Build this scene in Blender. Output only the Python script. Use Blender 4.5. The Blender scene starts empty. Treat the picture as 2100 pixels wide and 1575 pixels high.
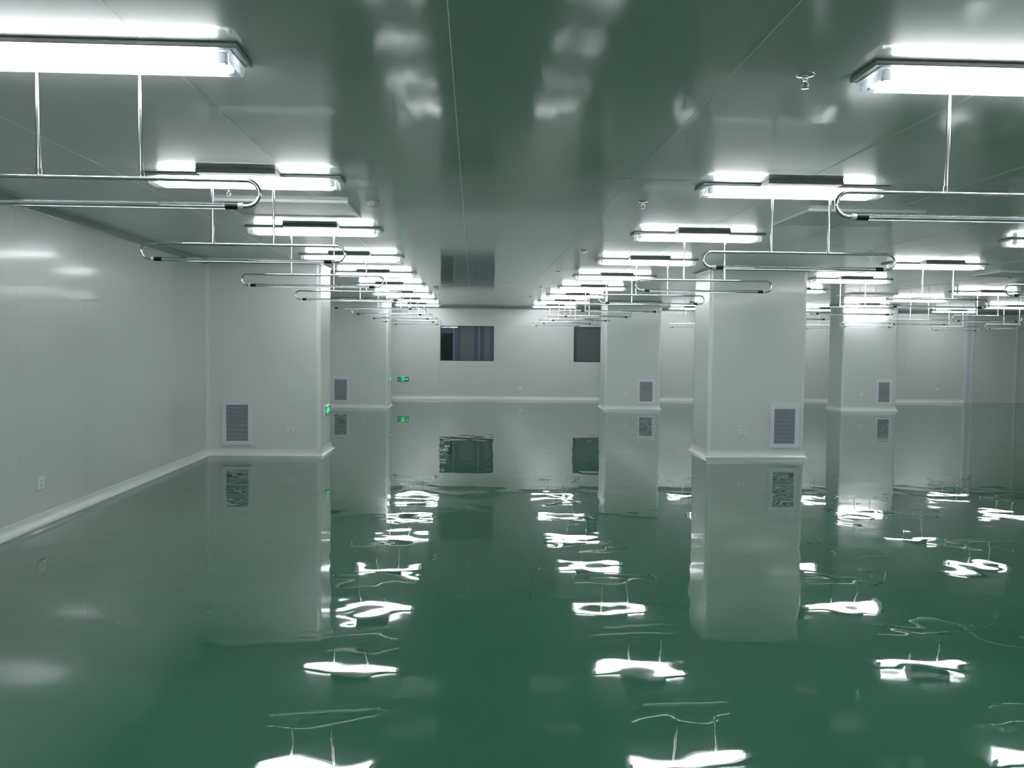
import bpy, bmesh, math, random
from mathutils import Vector, Matrix

random.seed(7)
S = bpy.context.scene
COL = S.collection

# ------------------------------------------------------------------ camera, world, exposure
H = 2.80            # ceiling height
CAMZ = 1.62
cam_d = bpy.data.cameras.new('camera')
cam_d.sensor_width = 36.0
cam_d.lens = 1700.0 / 2100.0 * 36.0
cam_d.clip_end = 200
cam = bpy.data.objects.new('camera', cam_d)
COL.objects.link(cam)
ax = Vector((0.99890135, -0.04578545, 0.00998907))      # camera right
ay = Vector((-0.00787706, 0.04607895, 0.99890674))      # camera up
az = -Vector((0.04619568, 0.99788798, -0.04566767))     # camera back
cam.matrix_world = Matrix((
    (ax.x, ay.x, az.x, 0.0),
    (ax.y, ay.y, az.y, 0.0),
    (ax.z, ay.z, az.z, CAMZ),
    (0, 0, 0, 1)))
S.camera = cam

w = bpy.data.worlds.new('world'); S.world = w
w.use_nodes = True
w.node_tree.nodes['Background'].inputs[0].default_value = (0.02, 0.022, 0.022, 1)
w.node_tree.nodes['Background'].inputs[1].default_value = 1.0

S.view_settings.view_transform = 'Standard'
S.view_settings.look = 'None'
S.view_settings.gamma = 1.0
S.view_settings.use_curve_mapping = False
S.view_settings.exposure = 0.0
S.cycles.max_bounces = 10
S.cycles.diffuse_bounces = 4
S.cycles.glossy_bounces = 6
S.cycles.transmission_bounces = 8
S.cycles.transparent_max_bounces = 16
S.cycles.sample_clamp_indirect = 12.0
S.cycles.caustics_reflective = True
S.cycles.use_light_tree = True
S.cycles.use_denoising = True

TUBE_POWER = 46.0        # radiance of the fluorescent tubes

# ------------------------------------------------------------------ materials
def new_mat(name):
    m = bpy.data.materials.new(name); m.use_nodes = True
    nt = m.node_tree
    for n in list(nt.nodes): nt.nodes.remove(n)
    out = nt.nodes.new('ShaderNodeOutputMaterial')
    return m, nt, out

def pbr(name, col, rough=0.4, metal=0.0, spec=0.5, coat=0.0, coat_r=0.05, coat_ior=1.5, var=0.04, scale=3.0,
        bump=0.0, bump_scale=20.0, rvar=0.0, stretch=None, emis=None, emis_s=0.0):
    m, nt, out = new_mat(name)
    b = nt.nodes.new('ShaderNodeBsdfPrincipled')
    nt.links.new(b.outputs[0], out.inputs[0])
    tc = nt.nodes.new('ShaderNodeTexCoord')
    mp = nt.nodes.new('ShaderNodeMapping')
    if stretch: mp.inputs['Scale'].default_value = stretch
    nt.links.new(tc.outputs['Object'], mp.inputs[0])
    nz = nt.nodes.new('ShaderNodeTexNoise'); nz.inputs['Scale'].default_value = scale
    nz.inputs['Detail'].default_value = 3
    nt.links.new(mp.outputs[0], nz.inputs['Vector'])
    mx = nt.nodes.new('ShaderNodeMix'); mx.data_type = 'RGBA'
    mx.inputs[6].default_value = tuple(c * (1 - var) for c in col) + (1,)
    mx.inputs[7].default_value = tuple(min(1, c * (1 + var)) for c in col) + (1,)
    nt.links.new(nz.outputs['Fac'], mx.inputs[0])
    nt.links.new(mx.outputs[2], b.inputs['Base Color'])
    b.inputs['Roughness'].default_value = rough
    if rvar:
        mr = nt.nodes.new('ShaderNodeMapRange')
        mr.inputs[3].default_value = max(0, rough - rvar); mr.inputs[4].default_value = rough + rvar
        nt.links.new(nz.outputs['Fac'], mr.inputs[0]); nt.links.new(mr.outputs[0], b.inputs['Roughness'])
    b.inputs['Metallic'].default_value = metal
    b.inputs['Specular IOR Level'].default_value = spec
    b.inputs['Coat Weight'].default_value = coat
    b.inputs['Coat Roughness'].default_value = coat_r
    b.inputs['Coat IOR'].default_value = coat_ior
    if bump:
        n2 = nt.nodes.new('ShaderNodeTexNoise'); n2.inputs['Scale'].default_value = bump_scale
        n2.inputs['Detail'].default_value = 2
        nt.links.new(mp.outputs[0], n2.inputs['Vector'])
        bp = nt.nodes.new('ShaderNodeBump'); bp.inputs['Strength'].default_value = 1.0
        bp.inputs['Distance'].default_value = bump
        nt.links.new(n2.outputs['Fac'], bp.inputs['Height'])
        nt.links.new(bp.outputs[0], b.inputs['Normal'])
        nt.links.new(bp.outputs[0], b.inputs['Coat Normal'])
    if emis:
        b.inputs['Emission Color'].default_value = tuple(emis) + (1,)
        b.inputs['Emission Strength'].default_value = emis_s
    return m

M = {}
M['wall'] = pbr('wall_panel_paint', (0.735, 0.75, 0.73), 0.33, coat=0.4, coat_r=0.12, var=0.015, scale=0.8)
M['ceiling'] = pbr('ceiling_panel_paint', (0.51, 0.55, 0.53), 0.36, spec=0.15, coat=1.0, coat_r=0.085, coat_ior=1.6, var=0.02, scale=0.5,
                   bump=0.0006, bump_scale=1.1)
M['pillar'] = pbr('pillar_paint_lit_copy', (0.82, 0.835, 0.815), 0.33, coat=0.4, coat_r=0.10, var=0.015, scale=0.8)  # wall paint made lighter on the pillars, standing in for missing light
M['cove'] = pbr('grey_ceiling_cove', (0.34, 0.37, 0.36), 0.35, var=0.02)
M['trim'] = pbr('powder_coated_aluminium', (0.92, 0.935, 0.925), 0.25, coat=0.4, coat_r=0.1, var=0.02)
M['joint_white'] = pbr('white_sealant', (0.80, 0.82, 0.80), 0.45, var=0.03)
M['strip_blue'] = pbr('bluish_grey_strip', (0.66, 0.69, 0.77), 0.35, coat=0.3)
M['dark_gap'] = pbr('dark_joint', (0.05, 0.06, 0.055), 0.7)
M['steel'] = pbr('polished_stainless_steel', (0.80, 0.79, 0.77), 0.18, metal=1.0, var=0.03, scale=30)
M['housing'] = pbr('grey_lamp_housing', (0.42, 0.43, 0.43), 0.35, metal=0.6, var=0.03)
M['plate'] = pbr('matte_grey_box', (0.22, 0.22, 0.225), 0.6, spec=0.3, var=0.04)
M['reflector'] = pbr('white_lamp_reflector', (0.85, 0.86, 0.87), 0.4, var=0.01)
M['holder'] = pbr('lampholder_plastic', (0.75, 0.77, 0.78), 0.4, var=0.02)
M['black'] = pbr('black_rubber', (0.012, 0.012, 0.016), 0.3, var=0.1, scale=60)
M['white_plastic'] = pbr('white_plastic', (0.93, 0.94, 0.90), 0.3, var=0.02, scale=20)
M['grille'] = pbr('pale_lilac_aluminium', (0.86, 0.88, 0.96), 0.35, var=0.02, scale=10)
M['grille_dark'] = pbr('dark_duct', (0.06, 0.065, 0.075), 0.6)
M['chrome'] = pbr('chrome', (0.8, 0.8, 0.8), 0.08, metal=1.0, var=0.02)
M['frame_black'] = pbr('black_window_frame', (0.018, 0.02, 0.022), 0.35, var=0.05)
M['sign_green'] = pbr('sign_face_green', (0.0, 0.10, 0.045), 0.3, var=0.03, emis=(0.0, 0.35, 0.14), emis_s=0.06)
M['sign_glow'] = pbr('sign_lit_green', (0.1, 0.8, 0.35), 0.4, var=0.02, emis=(0.03, 0.95, 0.36), emis_s=1.0)
M['corridor'] = pbr('bluish_grey_partition', (0.40, 0.43, 0.52), 0.4, var=0.03)
M['corridor_board'] = pbr('grey_green_board', (0.55, 0.60, 0.56), 0.5, var=0.03)
M['white_dome'] = pbr('smoke_detector_plastic', (0.62, 0.64, 0.60), 0.4, var=0.03)
M['red'] = pbr('red_indicator', (0.6, 0.02, 0.02), 0.3)

def mat_floor():
    m, nt, out = new_mat('green_epoxy_floor')
    b = nt.nodes.new('ShaderNodeBsdfPrincipled'); nt.links.new(b.outputs[0], out.inputs[0])
    tc = nt.nodes.new('ShaderNodeTexCoord')
    nz = nt.nodes.new('ShaderNodeTexNoise'); nz.inputs['Scale'].default_value = 0.35; nz.inputs['Detail'].default_value = 4
    nt.links.new(tc.outputs['Object'], nz.inputs['Vector'])
    mx = nt.nodes.new('ShaderNodeMix'); mx.data_type = 'RGBA'
    mx.inputs[6].default_value = (0.040, 0.142, 0.086, 1)
    mx.inputs[7].default_value = (0.049, 0.168, 0.102, 1)
    nt.links.new(nz.outputs['Fac'], mx.inputs[0]); nt.links.new(mx.outputs[2], b.inputs['Base Color'])
    b.inputs['Roughness'].default_value = 0.6
    b.inputs['Specular IOR Level'].default_value = 0.0
    b.inputs['Coat Weight'].default_value = 1.0
    b.inputs['Coat IOR'].default_value = 1.55
    b.inputs['Coat Roughness'].default_value = 0.01
    # self levelling resin: long shallow swells and a finer orange peel
    n1 = nt.nodes.new('ShaderNodeTexNoise'); n1.inputs['Scale'].default_value = 0.9; n1.inputs['Detail'].default_value = 1
    n2 = nt.nodes.new('ShaderNodeTexNoise'); n2.inputs['Scale'].default_value = 3.3; n2.inputs['Detail'].default_value = 0.5
    for n in (n1, n2): nt.links.new(tc.outputs['Object'], n.inputs['Vector'])
    a1 = nt.nodes.new('ShaderNodeMath'); a1.operation = 'MULTIPLY'; a1.inputs[1].default_value = 0.0045
    a2 = nt.nodes.new('ShaderNodeMath'); a2.operation = 'MULTIPLY'; a2.inputs[1].default_value = 0.0021
    nt.links.new(n1.outputs['Fac'], a1.inputs[0]); nt.links.new(n2.outputs['Fac'], a2.inputs[0])
    ad = nt.nodes.new('ShaderNodeMath'); ad.operation = 'ADD'
    nt.links.new(a1.outputs[0], ad.inputs[0]); nt.links.new(a2.outputs[0], ad.inputs[1])
    bp = nt.nodes.new('ShaderNodeBump'); bp.inputs['Strength'].default_value = 1.0; bp.inputs['Distance'].default_value = 1.0
    nt.links.new(ad.outputs[0], bp.inputs['Height'])
    nt.links.new(bp.outputs[0], b.inputs['Coat Normal'])
    return m
M['floor'] = mat_floor()

def mat_tube():
    m, nt, out = new_mat('lit_fluorescent_tube')
    e = nt.nodes.new('ShaderNodeEmission')
    e.inputs[0].default_value = (0.945, 0.97, 1.0, 1); e.inputs[1].default_value = TUBE_POWER
    nt.links.new(e.outputs[0], out.inputs[0])
    return m
M['tube'] = mat_tube()

def mat_clear(name, transp, facing_blend, tint=(1, 1, 1), rough=0.03, trans=0.0, gmax=1.0):
    m, nt, out = new_mat(name)
    t = nt.nodes.new('ShaderNodeBsdfTransparent'); t.inputs[0].default_value = tuple(c * transp for c in tint) + (1,)
    g = nt.nodes.new('ShaderNodeBsdfGlossy'); g.inputs['Roughness'].default_value = rough
    g.inputs[0].default_value = (0.9 * gmax, 0.93 * gmax, 0.95 * gmax, 1)
    lw = nt.nodes.new('ShaderNodeLayerWeight'); lw.inputs[0].default_value = facing_blend
    mx = nt.nodes.new('ShaderNodeMixShader')
    nt.links.new(lw.outputs['Fresnel'], mx.inputs[0])
    nt.links.new(t.outputs[0], mx.inputs[1]); nt.links.new(g.outputs[0], mx.inputs[2])
    last = mx
    if trans:
        tr = nt.nodes.new('ShaderNodeBsdfTranslucent'); tr.inputs[0].default_value = (0.9, 0.93, 0.95, 1)
        m2 = nt.nodes.new('ShaderNodeMixShader'); m2.inputs[0].default_value = trans
        nt.links.new(mx.outputs[0], m2.inputs[1]); nt.links.new(tr.outputs[0], m2.inputs[2]); last = m2
    nt.links.new(last.outputs[0], out.inputs[0])
    return m
M['cover'] = mat_clear('clear_acrylic_cover', 0.97, 0.12, rough=0.08, trans=0.10)
def mat_glass():
    m, nt, out = new_mat('clear_glass_tube')
    g = nt.nodes.new('ShaderNodeBsdfGlass'); g.inputs['IOR'].default_value = 1.5
    g.inputs['Roughness'].default_value = 0.025; g.inputs[0].default_value = (0.985, 0.98, 1.0, 1)
    nt.links.new(g.outputs[0], out.inputs[0])
    return m
M['glass_tube'] = mat_glass()
M['pane'] = mat_clear('window_glass', 0.62, 0.33, tint=(0.92, 0.97, 1.0), rough=0.003, gmax=0.9)

def mat_perf():
    m, nt, out = new_mat('perforated_white_plate')
    b = nt.nodes.new('ShaderNodeBsdfPrincipled'); nt.links.new(b.outputs[0], out.inputs[0])
    tc = nt.nodes.new('ShaderNodeTexCoord')
    vm = nt.nodes.new('ShaderNodeVectorMath'); vm.operation = 'SCALE'; vm.inputs['Scale'].default_value = 1 / 0.034
    fr = nt.nodes.new('ShaderNodeVectorMath'); fr.operation = 'FRACTION'
    sb = nt.nodes.new('ShaderNodeVectorMath'); sb.operation = 'SUBTRACT'; sb.inputs[1].default_value = (0.5, 0.5, 0.5)
    mu = nt.nodes.new('ShaderNodeVectorMath'); mu.operation = 'MULTIPLY'; mu.inputs[1].default_value = (1, 1, 0)
    ln = nt.nodes.new('ShaderNodeVectorMath'); ln.operation = 'LENGTH'
    lt = nt.nodes.new('ShaderNodeMath'); lt.operation = 'LESS_THAN'; lt.inputs[1].default_value = 0.27
    nt.links.new(tc.outputs['Object'], vm.inputs[0]); nt.links.new(vm.outputs[0], fr.inputs[0])
    nt.links.new(fr.outputs[0], sb.inputs[0]); nt.links.new(sb.outputs[0], mu.inputs[0])
    nt.links.new(mu.outputs[0], ln.inputs[0]); nt.links.new(ln.outputs['Value'], lt.inputs[0])
    mx = nt.nodes.new('ShaderNodeMix'); mx.data_type = 'RGBA'
    mx.inputs[6].default_value = (0.50, 0.52, 0.51, 1); mx.inputs[7].default_value = (0.16, 0.16, 0.16, 1)
    nt.links.new(lt.outputs[0], mx.inputs[0]); nt.links.new(mx.outputs[2], b.inputs['Base Color'])
    b.inputs['Roughness'].default_value = 0.28
    b.inputs['Coat Weight'].default_value = 0.5; b.inputs['Coat Roughness'].default_value = 0.15
    return m
M['perf'] = mat_perf()

# ------------------------------------------------------------------ mesh helpers
class MB:
    def __init__(s): s.v = []; s.f = []; s.sm = []
    def add(s, vs, fs, smooth=False):
        o = len(s.v); s.v += [tuple(v) for v in vs]
        for f in fs: s.f.append(tuple(i + o for i in f)); s.sm.append(smooth)
        return s
    def box(s, x0, y0, z0, x1, y1, z1, bev=0.0):
        if bev > 0:
            b = bev
            vs = []
            for (z, i) in ((z0, b), (z0 + b, 0), (z1 - b, 0), (z1, b)):
                x0_, x1_, y0_, y1_ = x0 + i, x1 - i, y0 + i, y1 - i
                vs += [(x0_, y0_, z), (x1_, y0_, z), (x1_, y1_, z), (x0_, y1_, z)]
            fs = [(3, 2, 1, 0), (12, 13, 14, 15)]
            for r in range(3):
                for k in range(4):
                    fs.append((r * 4 + k, r * 4 + (k + 1) % 4, r * 4 + 4 + (k + 1) % 4, r * 4 + 4 + k))
            return s.add(vs, fs)
        vs = [(x0, y0, z0), (x1, y0, z0), (x1, y1, z0), (x0, y1, z0), (x0, y0, z1), (x1, y0, z1), (x1, y1, z1), (x0, y1, z1)]
        return s.add(vs, [(3, 2, 1, 0), (4, 5, 6, 7), (0, 1, 5, 4), (1, 2, 6, 5), (2, 3, 7, 6), (3, 0, 4, 7)])
    def tube(s, pts, r, n=12, caps=True, smooth=True):
        pts = [Vector(p) for p in pts]
        rings = []; ref = None
        for i, p in enumerate(pts):
            if i == 0: d = pts[1] - p
            elif i == len(pts) - 1: d = p - pts[i - 1]
            else: d = (pts[i + 1] - p).normalized() + (p - pts[i - 1]).normalized()
            d.normalize()
            if ref is None:
                ref = Vector((0, 1, 0)) if abs(d.y) < 0.9 else Vector((1, 0, 0))
            u = d.cross(ref).normalized(); vv = u.cross(d).normalized(); ref = vv
            rr = r[i] if isinstance(r, (list, tuple)) else r
            rings.append([p + (u * math.cos(2 * math.pi * k / n) + vv * math.sin(2 * math.pi * k / n)) * rr for k in range(n)])
        vs = [v for ring in rings for v in ring]; fs = []
        for i in range(len(rings) - 1):
            for k in range(n):
                fs.append((i * n + k, i * n + (k + 1) % n, (i + 1) * n + (k + 1) % n, (i + 1) * n + k))
        s.add(vs, fs, smooth)
        if caps:
            s.add(rings[0], [tuple(range(n))[::-1]]); s.add(rings[-1], [tuple(range(n))])
        return s
    def lathe(s, prof, n=20, c=(0, 0, 0), smooth=True):
        vs = []; fs = []
        for (r, z) in prof:
            for k in range(n):
                a = 2 * math.pi * k / n
                vs.append((c[0] + r * math.cos(a), c[1] + r * math.sin(a), c[2] + z))
        for i in range(len(prof) - 1):
            for k in range(n):
                fs.append((i * n + k, i * n + (k + 1) % n, (i + 1) * n + (k + 1) % n, (i + 1) * n + k))
        return s.add(vs, fs, smooth)
    def sweep(s, path, prof, closed=False, smooth=False, cap=True):
        """profile (offset to the left of the path, z) along a level polyline with mitred corners"""
        P = [Vector((p[0], p[1])) for p in path]; n = len(P); vs = []
        for i in range(n):
            dn = (P[(i + 1) % n] - P[i]).normalized() if (closed or i < n - 1) else None
            dp = (P[i] - P[i - 1]).normalized() if (closed or i > 0) else None
            if dn is None: dn = dp
            if dp is None: dp = dn
            l1 = Vector((-dp.y, dp.x)); l2 = Vector((-dn.y, dn.x))
            m = (l1 + l2).normalized(); k = 1.0 / max(0.2, m.dot(l1))
            for (o, z) in prof: vs.append((P[i].x + m.x * o * k, P[i].y + m.y * o * k, z))
        q = len(prof); fs = []
        for i in range(n if closed else n - 1):
            j = (i + 1) % n
            for a in range(q - 1):
                fs.append((i * q + a, j * q + a, j * q + a + 1, i * q + a + 1))
        s.add(vs, fs, smooth)
        if cap and not closed:
            s.add(vs[:q], [tuple(range(q))]); s.add(vs[-q:], [tuple(range(q))[::-1]])
        return s
    def mesh(s, name, mat):
        me = bpy.data.meshes.new(name); me.from_pydata(s.v, [], s.f)
        me.polygons.foreach_set('use_smooth', s.sm)
        bm = bmesh.new(); bm.from_mesh(me); bmesh.ops.recalc_face_normals(bm, faces=bm.faces); bm.to_mesh(me); bm.free()
        me.materials.append(mat); me.update()
        return me

def obj(name, mb, mat, parent=None, loc=None):
    me = mb.mesh(name, mat) if isinstance(mb, MB) else mb
    o = bpy.data.objects.new(name, me); COL.objects.link(o)
    if parent: o.parent = parent
    if loc: o.location = loc
    return o

def thing(name, label, cat, loc=(0, 0, 0), group=None, rotz=0.0):
    o = bpy.data.objects.new(name, None); COL.objects.link(o)
    o.empty_display_size = 0.05
    o.location = loc; o.rotation_euler = (0, 0, rotz)
    o['label'] = label; o['category'] = cat
    if group: o['group'] = group
    return o

def dup(root, label, loc, group=None, rotz=0.0):
    r = root.copy(); COL.objects.link(r); r.location = loc; r.rotation_euler = (0, 0, rotz)
    r['label'] = label
    if group: r['group'] = group
    for ch in list(root.children):
        c = ch.copy(); COL.objects.link(c); c.parent = r
        for g in ch.children:
            d = g.copy(); COL.objects.link(d); d.parent = c
    return r

def struct(name, mb, mat, parent=None):
    o = obj(name, mb, mat, parent)
    if parent is None: o['kind'] = 'structure'
    return o

ORD = ['first', 'second', 'third', 'fourth', 'fifth', 'sixth', 'seventh', 'eighth', 'ninth']

# ------------------------------------------------------------------ room shell
X0, X1, Y0, Y1 = -3.83, 18.0, -4.5, 25.10

floor = struct('floor', MB().box(X0 - 0.2, Y0 - 0.2, -0.1, X1 + 0.2, Y1 + 0.2, 0.0), M['floor'])

# ceiling: dark backing with sandwich panels hung below it, white sealant along the long joints
ceil = struct('ceiling', MB().box(X0 - 0.2, Y0 - 0.2, H + 0.012, X1 + 0.2, Y1 + 0.2, H + 0.1), M['dark_gap'])
xs = [-0.1 + 1.2 * k for k in range(-3, 16)]
xs = [X0] + [x for x in xs if X0 + 0.05 < x < X1 - 0.05] + [X1]
ys = [5.82 + 3.43 * k for k in range(-2, 6)]
ys = [Y0] + [y for y in ys if Y0 + 0.05 < y < Y1 - 0.05] + [Y1]
_cache = {}
def panel_mesh(nm, sx, sy, sz, mat):
    k = (nm, round(sx, 3), round(sy, 3), round(sz, 3))
    if k not in _cache: _cache[k] = MB().box(0, 0, 0, sx, sy, sz).mesh(nm, mat)
    return _cache[k]
for i in range(len(xs) - 1):
    for j in range(len(ys) - 1):
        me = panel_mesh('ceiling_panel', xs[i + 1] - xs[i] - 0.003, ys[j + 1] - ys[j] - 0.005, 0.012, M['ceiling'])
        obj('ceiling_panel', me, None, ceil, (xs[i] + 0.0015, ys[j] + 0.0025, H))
    if i:
        b = MB()
        for j in range(len(ys) - 1):
            b.tube([(xs[i], ys[j] + 0.01, H + 0.0005), (xs[i], ys[j + 1] - 0.01, H + 0.0005)], 0.0022, 6)
        obj('sealant_strip', b, M['joint_white'], ceil)

# left wall: full height panels side by side
wl = struct('wall_left', MB().box(X0 - 0.12, Y0, 0, X0 - 0.012, Y1, H), M['trim'])
yy = [Y0] + [Y0 + 0.85 + 1.2 * k for k in range(0, 26)]
yy = [y for y in yy if y < Y1 - 0.2] + [Y1]
for a, b_ in zip(yy[:-1], yy[1:]):
    obj('wall_panel', panel_mesh('wall_panel', 0.012, b_ - a - 0.002, H, M['wall']), None, wl, (X0 - 0.012, a + 0.001, 0))

# back wall with the two window openings
W1 = (-1.015, 0.60, 1.16, 2.215)
W2 = (3.03, 4.64, 1.16, 2.22)
wb = struct('wall_back', MB().box(X0, Y1 + 0.05, 0, X1, Y1 + 0.052, 0.02), M['dark_gap'])
ex = [X0] + [X0 + 0.39 + 1.2 * k for k in range(0, 20)]
ex = sorted(set([round(x, 3) for x in ex if x < X1 - 0.2] + [X1] + [W1[0], W1[1], W2[0], W2[1]]))
ex = [x for k, x in enumerate(ex) if k == 0 or x - ex[k - 1] > 0.02]
def wall_rect(xa, xb, za, zb):
    obj('wall_panel', MB().box(xa + 0.001, Y1, za, xb - 0.001, Y1 + 0.05, zb), M['wall'], wb)
for a, b_ in zip(ex[:-1], ex[1:]):
    mid = (a + b_) / 2
    win = next((q for q in (W1, W2) if q[0] < mid < q[1]), None)
    if win:
        wall_rect(a, b_, 0, win[2]); wall_rect(a, b_, win[3], H)
    else:
        wall_rect(a, b_, 0, H)
wr = struct('wall_right', MB().box(X1, Y0, 0, X1 + 0.1, Y1, H), M['wall'])
wf = struct('wall_front', MB().box(X0, Y0 - 0.1, 0, X1, Y0, H), M['wall'])

# windows
def window(n, q):
    x0, x1, z0, z1 = q
    fr = MB(); t = 0.022; ya, yb = Y1 - 0.004, Y1 + 0.05
    fr.box(x0, ya, z0, x1, yb, z0 + t).box(x0, ya, z1 - t, x1, yb, z1)
    fr.box(x0, ya, z0 + t, x0 + t, yb, z1 - t).box(x1 - t, ya, z0 + t, x1, yb, z1 - t)
    o = struct('window_%d' % n, fr, M['frame_black'])
    obj('pane', MB().box(x0 + t, Y1 + 0.012, z0 + t, x1 - t, Y1 + 0.018, z1 - t), M['pane'], o)
window(1, W1); window(2, W2)

# dim corridor behind the windows
cor = MB()
cor.box(-4.0, 27.6, 0, 8.0, 27.7, H).box(-4.0, 25.16, -0.05, 8.0, 27.6, 0.0).box(-4.0, 25.16, H, 8.0, 27.6, H + 0.05)
cor.box(-4.1, 25.16, 0, -4.0, 27.7, H).box(8.0, 25.16, 0, 8.1, 27.7, H)
wc = struct('wall_corridor', cor, M['corridor'])
for (a, b_) in ((-0.46, 0.0), (0.34, 0.53), (-2.6, -1.7), (2.3, 3.15), (3.42, 4.6)):
    obj('board', MB().box(a, 27.55, 0.2, b_, 27.60, 2.25, 0.006), M['corridor_board'], wc)
obj('dark_reflection_panel', MB().box(-1.08, 27.57, 0.0, -0.70, 27.60, 2.02), M['frame_black'], wc)  # dark panel standing in for a dark reflection in the window pane
for x in (-0.67, 0.165, 1.6, 3.3, 4.9):
    obj('post', MB().box(x - 0.02, 27.54, 0, x + 0.02, 27.60, H), M['trim'], wc)

cl = bpy.data.lights.new('corridor_fill_light', 'AREA'); cl.shape = 'RECTANGLE'; cl.size = 7; cl.size_y = 0.3; cl.energy = 36  # unseen fill light, added to brighten the view through the windows
co = bpy.data.objects.new('corridor_fill_light', cl); COL.objects.link(co); co.location = (1.5, 26.3, H - 0.02)

# coved skirting and ceiling coves
def cove(h, d, lip=0.012, n=6):
    pr = [(0.0, h + lip), (0.005, h + lip), (0.006, h)]
    for k in range(1, n + 1):
        a = math.pi / 2 * k / n
        pr.append((d - (d - 0.006) * math.cos(a), h - (h - 0.004) * math.sin(a)))
    pr[-1] = (d, 0.004); pr.append((d, 0.0)); pr.append((0, 0))
    return pr
BASE = cove(0.085, 0.055)
def ccove(d, n=6):
    pr = [(0.0, H - d), (0.004, H - d)]
    for k in range(1, n + 1):
        a = math.pi / 2 * k / n
        pr.append((d - (d - 0.004) * math.cos(a), H - d + (d - 0.003) * math.sin(a)))
    pr += [(d, H), (0, H)]
    return pr
PA, PB, PD = 12.10, 21.50, 0.88       # pillar rows (front faces) and their depth
PLX = -2.215                          # right face of the pillars along the left wall
b = MB()
for a, c in ((Y0, PA), (PA + PD, PB), (PB + PD, Y1)): b.sweep([(X0, c), (X0, a)], BASE)
struct('baseboard_left', b, M['trim'])
struct('baseboard_back', MB().sweep([(15.24, Y1), (X0, Y1)], BASE), M['trim'])
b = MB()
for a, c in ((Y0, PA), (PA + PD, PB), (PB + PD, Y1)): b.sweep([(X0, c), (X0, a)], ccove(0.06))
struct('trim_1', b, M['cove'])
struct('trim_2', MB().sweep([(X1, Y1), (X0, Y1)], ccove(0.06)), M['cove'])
# upright white corner strips near the right end of the back wall
struct('trim_3', MB().box(15.235, Y1 - 0.05, 0, 15.29, Y1, H, 0.01), M['joint_white'])
struct('trim_4', MB().box(15.43, Y1 - 0.05, 0, 15.485, Y1, H, 0.01), M['joint_white'])
struct('trim_5', MB().box(16.86, Y1 - 0.03, 0, 16.90, Y1, H, 0.008), M['joint_white'])

struct('trim_6', MB().box(15.291, Y1 - 0.02, 0, 15.429, Y1, H), M['strip_blue'])

# ------------------------------------------------------------------ pillars
def pillar(label, x0, x1, y0, free=True):
    y1 = y0 + PD
    t = thing('pillar', label, 'pillar', ((x0 + x1) / 2, y0 + PD / 2, 0))
    ox, oy = -(x0 + x1) / 2, -(y0 + PD / 2)
    def L(mb):
        mb.v = [(v[0] + ox, v[1] + oy, v[2]) for v in mb.v]; return mb
    r = 0.055
    obj('core', L(MB().box(x0 + 0.02, y0 + 0.02, 0, x1 - 0.02, y1 - 0.02, H - 0.001)), M['dark_gap'], t)
    xa = x0 + (r if free else 0)
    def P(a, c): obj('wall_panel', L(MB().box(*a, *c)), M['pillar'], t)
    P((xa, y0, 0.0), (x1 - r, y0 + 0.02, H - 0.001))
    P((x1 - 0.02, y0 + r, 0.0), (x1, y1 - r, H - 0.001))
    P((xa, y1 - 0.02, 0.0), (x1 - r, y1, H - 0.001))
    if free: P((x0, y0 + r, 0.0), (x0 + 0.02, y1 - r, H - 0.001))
    cs = [(x1 - r, y0 + r, -90), (x1 - r, y1 - r, 0)]
    if free: cs += [(x0 + r, y0 + r, 180), (x0 + r, y1 - r, 90)]
    for (cx, cy, a0) in cs:
        pts = []
        for k in range(9):
            a = math.radians(a0 + 90 * k / 8); pts.append((cx + (r + 0.002) * math.cos(a), cy + (r + 0.002) * math.sin(a)))
        vs = [(p[0], p[1], 0.0) for p in pts] + [(p[0], p[1], H - 0.001) for p in pts]
        mb = MB().add(vs, [(k, k + 1, k + 10, k + 9) for k in range(8)], True)
        vi = [(p[0] * 1, p[1] * 1) for p in pts]
        obj('corner_trim', L(mb), M['trim'], t)
    if free:
        path = [(x0, y0), (x0, y1), (x1, y1), (x1, y0)]
        obj('base_cove', L(MB().sweep(path, BASE, closed=True)), M['trim'], t)
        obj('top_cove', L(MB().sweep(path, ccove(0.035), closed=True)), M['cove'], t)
    else:
        path = [(x0, y1), (x1, y1), (x1, y0), (x0, y0)]
        obj('base_cove', L(MB().sweep(path, BASE)), M['trim'], t)
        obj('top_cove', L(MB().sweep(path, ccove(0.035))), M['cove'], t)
        obj('inner_corner_trim', L(MB().box(x0, y0 - 0.035, 0.09, x0 + 0.035, y0, H - 0.05, 0.01)), M['trim'], t)
    return t
pillar('near white pillar built against the left wall', X0, PLX, PA, False)
pillar('far white pillar built against the left wall', X0, PLX, PB, False)
pillar('big freestanding white pillar nearest on the right with a socket and grille', 3.47, 4.93, PA)
pillar('far freestanding white pillar standing beside the second dark window', 3.42, 4.88, PB)
pillar('far right freestanding white pillar with a dark shaded left side', 9.74, 11.22, PB)

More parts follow.
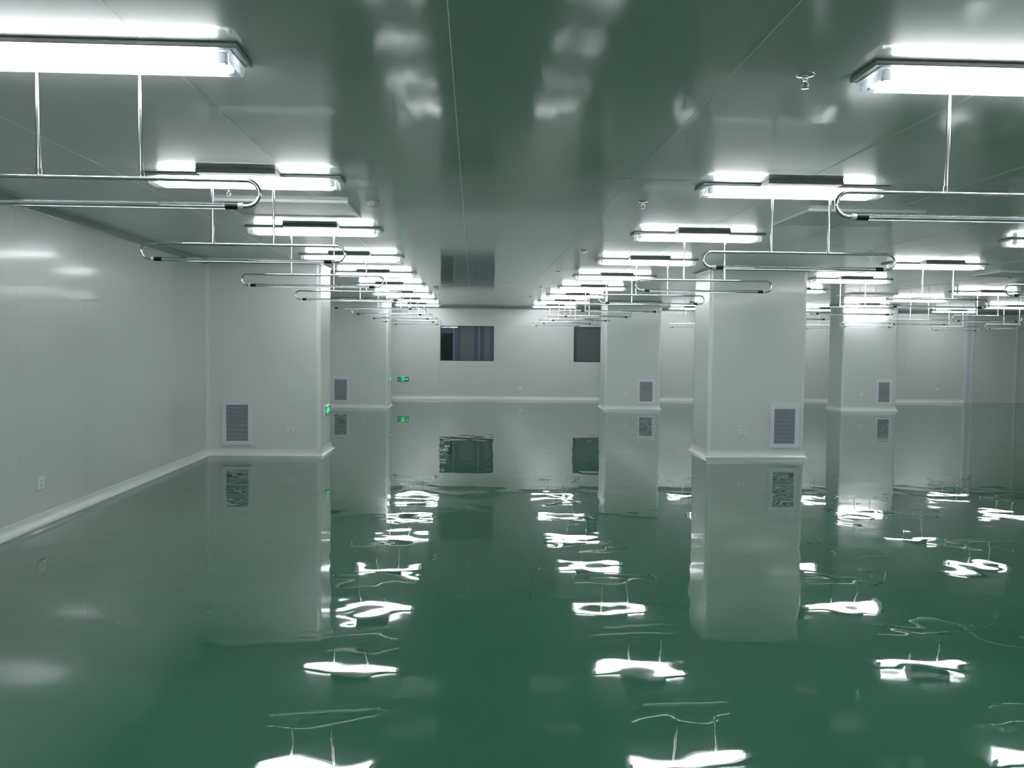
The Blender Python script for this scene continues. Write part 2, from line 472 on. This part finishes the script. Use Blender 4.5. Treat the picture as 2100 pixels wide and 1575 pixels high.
# ------------------------------------------------------------------ return air grilles (built facing -Y, origin at the lower left back corner)
def grille(label, x0, x1, z0, z1, y):
    t = thing('return_air_grille', label, 'vent', (x0, y, z0), 'return air grilles low on the pillars')
    W, Hh = x1 - x0, z1 - z0; m = 0.062; d = 0.022
    fr = MB()
    for (a, c) in (((0, 0), (W, m)), ((0, Hh - m), (W, Hh)), ((0, m), (m, Hh - m)), ((W - m, m), (W, Hh - m))):
        fr.box(a[0], -d, a[1], c[0], -0.0005, c[1], 0.003)
    obj('frame', fr, M['grille'], t)
    obj('back_plate', MB().box(m, -0.004, m, W - m, -0.0005, Hh - m), M['grille_dark'], t)
    sl = MB(); n = 27; h = (Hh - 2 * m) / n
    for k in range(n):
        z = m + k * h
        sl.add([(m, -0.019, z + h * 0.52), (W - m, -0.019, z + h * 0.52), (W - m, -0.006, z + h * 0.30), (m, -0.006, z + h * 0.30),
                (m, -0.019, z + h * 0.86), (W - m, -0.019, z + h * 0.86), (W - m, -0.006, z + h * 0.64), (m, -0.006, z + h * 0.64)],
               [(0, 1, 2, 3), (4, 5, 6, 7), (0, 1, 5, 4), (2, 3, 7, 6), (0, 3, 7, 4), (1, 2, 6, 5)])
    s = obj('slats', sl, M['grille'], t); s['kind'] = 'stuff'
grille('louvred return air grille on the near pillar at the left wall', -3.622, -3.185, 0.152, 0.80, PA)
grille('louvred return air grille on the big freestanding near right pillar', 4.40, 4.84, 0.145, 0.79, PA)
grille('louvred return air grille on the far pillar at the left wall', -3.64, -3.20, 0.130, 0.785, PB)
grille('louvred return air grille on the far pillar beside the second window', 4.28, 4.74, 0.145, 0.785, PB)
grille('louvred return air grille on the far right pillar with the dark side', 10.66, 11.09, 0.170, 0.815, PB)

# ------------------------------------------------------------------ wall sockets
def socket(label, loc, rotz=0.0, s=0.1):
    t = thing('wall_socket', label, 'socket', loc, 'white wall sockets', rotz)
    h = s / 2
    pl = MB().box(-h, -0.012, -h, h, -0.0005, h, 0.004)
    pt = obj('plate', pl, M['white_plastic'], t)
    ho = MB()
    for (x, z) in ((-0.012, 0.02), (0.012, 0.02), (-0.014, -0.014), (0.014, -0.014), (0, -0.026)):
        ho.box(x - 0.003, -0.0125, z - 0.006, x + 0.003, -0.0118, z + 0.006)
    obj('contacts', ho, M['grille_dark'], pt)['kind'] = 'stuff'
socket('white socket beside the grille on the near pillar at the left wall', (-2.645, PA, 0.371))
socket('white socket beside the grille on the big near right pillar', (3.985, PA, 0.366))
socket('small white socket on the far pillar at the left wall', (-2.842, PB, 0.373))
socket('small white socket on the far pillar beside the second window', (3.962, PB, 0.372))
socket('small white socket on the far right pillar with the dark side', (10.264, PB, 0.405))
socket('small white socket on the back wall below and between the dark windows', (1.422, Y1, 0.344))
socket('small white socket on the grey back wall right of all the pillars', (14.38, Y1, 0.408))
socket('white socket low on the left wall close to the camera', (X0, 7.478, 0.366), math.pi / 2, 0.115)

# ------------------------------------------------------------------ evacuation signs
def exit_sign(label, loc, rotz, wd=0.34, ht=0.125):
    t = thing('exit_sign', label, 'sign', loc, 'green lit evacuation signs', rotz)
    obj('housing', MB().box(-wd / 2 - 0.012, -0.022, -ht / 2 - 0.012, wd / 2 + 0.012, -0.0005, ht / 2 + 0.012, 0.004), M['trim'], t)
    fc = obj('face', MB().box(-wd / 2, -0.0255, -ht / 2, wd / 2, -0.0222, ht / 2), M['sign_green'], t)
    y0, y1 = -0.0275, -0.0257
    def poly(pts):
        n = len(pts); mb = MB()
        mb.add([(p[0], y0, p[1]) for p in pts] + [(p[0], y1, p[1]) for p in pts],
               [tuple(range(n)), tuple(range(2 * n - 1, n - 1, -1))] + [(k, (k + 1) % n, n + (k + 1) % n, n + k) for k in range(n)])
        return mb
    k = ht / 0.125
    # arrow on the right
    obj('arrow', poly([(0.050, 0.012), (0.105, 0.012), (0.105, 0.036), (0.152, 0.0), (0.105, -0.036), (0.105, -0.012), (0.050, -0.012)]), M['sign_glow'], fc)
    # running figure with a doorway
    fg = MB()
    def bar(x0, z0, x1, z1, th):
        dx, dz = x1 - x0, z1 - z0; l = math.hypot(dx, dz); nx, nz = -dz / l * th / 2, dx / l * th / 2
        q = poly([(x0 + nx, z0 + nz), (x1 + nx, z1 + nz), (x1 - nx, z1 - nz), (x0 - nx, z0 - nz)])
        fg.add(q.v, q.f)
    q = poly([(0.008 + 0.012 * math.cos(a * math.pi / 5), 0.042 + 0.012 * math.sin(a * math.pi / 5)) for a in range(10)]); fg.add(q.v, q.f)
    bar(0.002, 0.030, -0.008, -0.008, 0.024); bar(0.0, 0.026, 0.026, 0.010, 0.009); bar(0.0, 0.026, -0.028, 0.016, 0.009)
    bar(-0.008, -0.006, 0.016, -0.022, 0.011); bar(0.016, -0.020, 0.010, -0.052, 0.010)
    bar(-0.008, -0.008, -0.018, -0.032, 0.011); bar(-0.016, -0.032, -0.044, -0.040, 0.010)
    bar(-0.056, -0.056, -0.056, 0.056, 0.008); bar(0.040, -0.056, 0.040, 0.056, 0.008); bar(-0.060, 0.056, 0.044, 0.056, 0.008)
    obj('pictogram', fg, M['sign_glow'], fc)
    # two rows of small characters, too small to read
    tx = MB()
    for (z, n, hh) in ((0.014, 4, 0.017), (-0.016, 4, 0.014)):
        for c in range(n):
            xx = -0.150 + c * 0.020
            for (a, bb, cc, d) in ((0, 0, 0.013, 0.003), (0, hh - 0.003, 0.013, hh), (0.005, 0, 0.008, hh)):
                tx.box(xx + a, y0, z + bb - hh / 2, xx + cc, y1, z + d - hh / 2)
    obj('lettering', tx, M['sign_glow'], fc)['kind'] = 'stuff'
exit_sign('green lit evacuation sign with arrow low on the back wall', (-2.125, Y1, 0.596), 0)
exit_sign('green lit evacuation sign on the side face of the near left pillar', (PLX, 12.56, 0.630), math.pi / 2, 0.34)
exit_sign('green lit evacuation sign on the side face of the far left pillar', (PLX, 21.93, 0.735), math.pi / 2, 0.34)

# ------------------------------------------------------------------ ceiling lamps
def make_lamp(label, loc, saddle):
    t = thing('fluorescent_lamp', label, 'lamp', loc, 'twin tube ceiling lamps')
    hl = 0.68
    pl = MB().box(-hl, -0.12, -0.021, hl, 0.12, -0.0005, 0.004)
    obj('base_plate', pl, M['housing'], t)
    obj('reflector', MB().box(-hl + 0.03, -0.10, -0.0245, hl - 0.03, 0.10, -0.0215), M['reflector'], t)
    for y in (-0.060, 0.060):
        tb = obj('tube', MB().tube([(-0.59, y, -0.049), (0.59, y, -0.049)], 0.0140, 10, smooth=True), M['tube'], t)
    for y in (-0.060, 0.060):
        for s in (-1, 1):
            hd = MB().box(min(s * 0.592, s * 0.625), y - 0.016, -0.066, max(s * 0.592, s * 0.625), y + 0.016, -0.0248, 0.004)
            obj('lampholder', hd, M['holder'], t)
    # clear cover: open trough with rounded lower edges, closed ends
    pr = [(-0.108, -0.0215), (-0.104, -0.046), (-0.096, -0.066), (-0.080, -0.073), (0.080, -0.073), (0.096, -0.066), (0.104, -0.046), (0.108, -0.0215)]
    n = len(pr); cv = MB()
    vs = [(-0.645, p[0], p[1]) for p in pr] + [(0.645, p[0], p[1]) for p in pr]
    cv.add(vs, [(k, k + 1, n + k + 1, n + k) for k in range(n - 1)])
    obj('cover', cv, M['cover'], t)
    for s in (-1, 1):
        e = [(s * 0.645, p[0], p[1]) for p in pr] + [(s * 0.650, p[0], p[1]) for p in pr]
        eb = MB().add(e, [tuple(range(n)), tuple(range(2 * n - 1, n - 1, -1))] + [(k, (k + 1) % n, n + (k + 1) % n, n + k) for k in range(n)])
        obj('end_cap', eb, M['cover'], t)
    if saddle:
        obj('ballast_box', MB().box(-0.265, -0.285, -0.031, 0.265, -0.121, -0.0005, 0.002), M['plate'], t)
    return t

def make_rack(label, loc, drop):
    """inverted hanger: two stems, a rail with a U-bend at each end and a clear tube between black sleeves. origin on the ceiling"""
    t = thing('hanging_tube_rack', label, 'rack', loc, 'stainless hanging racks with clear tubes')
    R, hl, rr = 0.055, 0.715, 0.0095
    z0 = -(loc[2] - 2.322)      # rail height relative to origin
    for s in (-1, 1):
        st = obj('stem', MB().tube([(s * 0.214, 0, drop), (s * 0.214, 0, z0)], 0.0095, 12), M['steel'], t)
        obj('stem_socket', MB().tube([(s * 0.214, 0, z0 + 0.035), (s * 0.214, 0, z0 + 0.012)], [0.0125, 0.0135], 12), M['steel'], st)
    pts = []
    for k in range(11):
        a = math.radians(270 - 180 * k / 10)
        pts.append((-hl + R + R * math.cos(a), 0, z0 - R + R * math.sin(a)))
    pts = [(-hl + R + 0.016, 0, z0 - 2 * R)] + pts
    mir = [(-p[0], p[1], p[2]) for p in pts][::-1]
    obj('rail', MB().tube(pts + mir, rr, 12), M['steel'], t)
    zl = z0 - 2 * R
    for s in (-1, 1):
        a = s * (hl - R - 0.014)
        obj('collar', MB().tube([(a, 0, zl), (a - s * 0.022, 0, zl)], 0.0145, 12), M['white_plastic'], t)
        obj('sleeve', MB().tube([(a - s * 0.0225, 0, zl), (a - s * 0.0755, 0, zl)], 0.0155, 14), M['black'], t)
    q = hl - R - 0.014 - 0.076
    gt = MB().tube([(-q, 0, zl), (q, 0, zl)], 0.0138, 20, caps=False)
    inner = MB().tube([(q, 0, zl), (-q, 0, zl)], 0.0108, 20, caps=False)
    gt.add(inner.v, inner.f, True)
    obj('clear_tube', gt, M['glass_tube'], t)
    return t

LX = [-1.62, 2.305, 6.27, 10.21, 14.10]
RX = [-1.645, 2.385, 6.33, 10.27, 14.16]
ROWN = ['left of the aisle', 'right of the aisle', 'in the third row from the left',
        'in the fourth row from the left', 'in the fifth row from the left']
RANGE = [range(-2, 9), range(-2, 9), range(-2, 9), range(0, 9), range(2, 9)]
SEEN = [0, 0, 2, 5, 7]
lamp_plain = lamp_br = rack_far = None
for r in range(5):
    for k in RANGE[r]:
        y = 3.475 + 2.545 * k
        off = k < SEEN[r]
        if off:
            lab = 'lamp %s, outside the frame, %s before the visible ones' % (ROWN[r], ORD[SEEN[r] - k - 1])
        else:
            lab = '%s lit ceiling lamp from the camera, %s' % (ORD[k - SEEN[r]], ROWN[r])
        if k == 0 and r < 2:
            if lamp_plain is None: lamp_plain = make_lamp(lab, (LX[r], y, H), False)
            else: dup(lamp_plain, lab, (LX[r], y, H))
        else:
            if lamp_br is None: lamp_br = make_lamp(lab, (LX[r], y, H), True)
            else: dup(lamp_br, lab, (LX[r], y, H))
for r in range(5):
    for k in range(SEEN[r], 9):
        y = 3.475 + 2.545 * k
        lab = '%s steel tube rack from the camera, %s' % (ORD[k - SEEN[r]], ROWN[r])
        if k == 0 and r < 2:
            make_rack(lab, (RX[r] + (-0.06 if r == 1 else 0.0), y + 0.185, H), -0.0005)
        elif rack_far is None:
            rack_far = make_rack(lab, (RX[r], y, H), -0.0735)
        else:
            dup(rack_far, lab, (RX[r], y, H))

# ------------------------------------------------------------------ supply air diffusers
def diffuser(label, x0, x1, y0, y1):
    t = thing('air_diffuser', label, 'diffuser', (x0, y0, H), 'perforated ceiling air diffusers')
    W, D = x1 - x0, y1 - y0; d = 0.026
    fr = MB(); m = 0.03
    fr.box(0, 0, -d, W, m, -0.0005, 0.003).box(0, D - m, -d, W, D, -0.0005, 0.003)
    fr.box(0, m, -d, m, D - m, -0.0005, 0.003).box(W - m, m, -d, W, D - m, -0.0005, 0.003)
    obj('rim', fr, M['trim'], t)
    obj('perforated_plate', MB().box(m, m, -d + 0.003, W - m, D - m, -0.001), M['perf'], t)
diffuser('perforated air diffuser between the second and third lamps of the left aisle row', -2.13, -1.04, 6.90, 7.68)
diffuser('perforated air diffuser beside the third lamp right of the aisle', 2.79, 3.80, 6.88, 7.72)
diffuser('perforated air diffuser behind the fourth lamp of the left aisle row', -2.10, -1.04, 11.93, 12.09)
diffuser('perforated air diffuser high at the right edge beyond the big pillar', 7.72, 8.78, 11.90, 12.68)
diffuser('distant perforated air diffuser in front of the far right pillar top', 7.90, 8.90, 17.10, 17.85)

# ------------------------------------------------------------------ sprinklers and detectors
def make_sprinkler(label, loc):
    t = thing('sprinkler_head', label, 'sprinkler', loc, 'pendent sprinkler heads')
    obj('escutcheon', MB().lathe([(0.011, -0.0005), (0.040, -0.0005), (0.040, -0.003), (0.034, -0.008), (0.016, -0.010), (0.0115, -0.010)], 20), M['chrome'], t)
    obj('body', MB().lathe([(0.0, -0.001), (0.011, -0.001), (0.011, -0.024), (0.008, -0.028), (0.0, -0.028)], 14), M['chrome'], t)
    ar = MB()
    for s in (-1, 1):
        ar.tube([(s * 0.007, 0, -0.026), (s * 0.014, 0, -0.034), (s * 0.013, 0, -0.046), (s * 0.003, 0, -0.056)], 0.0028, 8)
    obj('frame_arms', ar, M['chrome'], t)
    obj('glass_bulb', MB().tube([(0, 0, -0.029), (0, 0, -0.036), (0, 0, -0.046), (0, 0, -0.0535)], [0.0015, 0.0028, 0.0028, 0.0015], 8), M['red'], t)
    obj('deflector', MB().lathe([(0.0, -0.055), (0.004, -0.055), (0.017, -0.0585), (0.017, -0.060), (0.0, -0.060)], 14), M['chrome'], t)
    return t
sp = [('nearest chrome pendent sprinkler on the ceiling at the upper right', (1.414, 3.56, H)),
      ('second chrome sprinkler along the right side of the aisle ceiling', (1.354, 6.69, H)),
      ('third chrome sprinkler along the right side of the aisle ceiling', (1.345, 10.2, H)),
      ('fourth chrome sprinkler along the right side of the aisle ceiling', (1.32, 13.1, H)),
      ('fifth chrome sprinkler along the right side of the aisle ceiling', (1.312, 16.4, H)),
      ('sixth and farthest chrome sprinkler along the right side of the aisle ceiling', (1.34, 19.9, H)),
      ('chrome sprinkler just behind the second lamp of the left aisle row', (-1.884, 6.50, H)),
      ('chrome sprinkler on the ceiling left of the third row lamps, before the pillar', (4.93, 10.2, H)),
      ('chrome sprinkler near the right picture edge beyond the square diffuser', (8.66, 13.1, H))]
s0 = make_sprinkler(*sp[0])
for l, p in sp[1:]: dup(s0, l, p)

def make_detector(label, loc):
    t = thing('smoke_detector', label, 'detector', loc, 'round ceiling smoke detectors')
    obj('base', MB().lathe([(0.0, -0.0005), (0.056, -0.0005), (0.056, -0.010), (0.050, -0.014), (0.0, -0.014)], 24), M['white_dome'], t)
    dm = obj('dome', MB().lathe([(0.044, -0.0142), (0.042, -0.030), (0.030, -0.044), (0.012, -0.049), (0.0, -0.050)], 24), M['white_dome'], t)
    rb = MB()
    for k in range(10):
        a = 2 * math.pi * k / 10
        c, s_ = math.cos(a), math.sin(a)
        rb.tube([(0.045 * c, 0.045 * s_, -0.015), (0.043 * c, 0.043 * s_, -0.030), (0.031 * c, 0.031 * s_, -0.0448)], 0.0025, 5)
    obj('vent_ribs', rb, M['trim'], dm)
    return t
d0 = make_detector('round smoke detector hanging right of the left air diffuser', (-0.842, 6.96, H))
dup(d0, 'small distant round smoke detector left of the ceiling reflection of the window', (-0.778, 17.1, H))
dup(d0, 'round smoke detector at the right behind the nearest hanging rack', (4.50, 7.23, H))
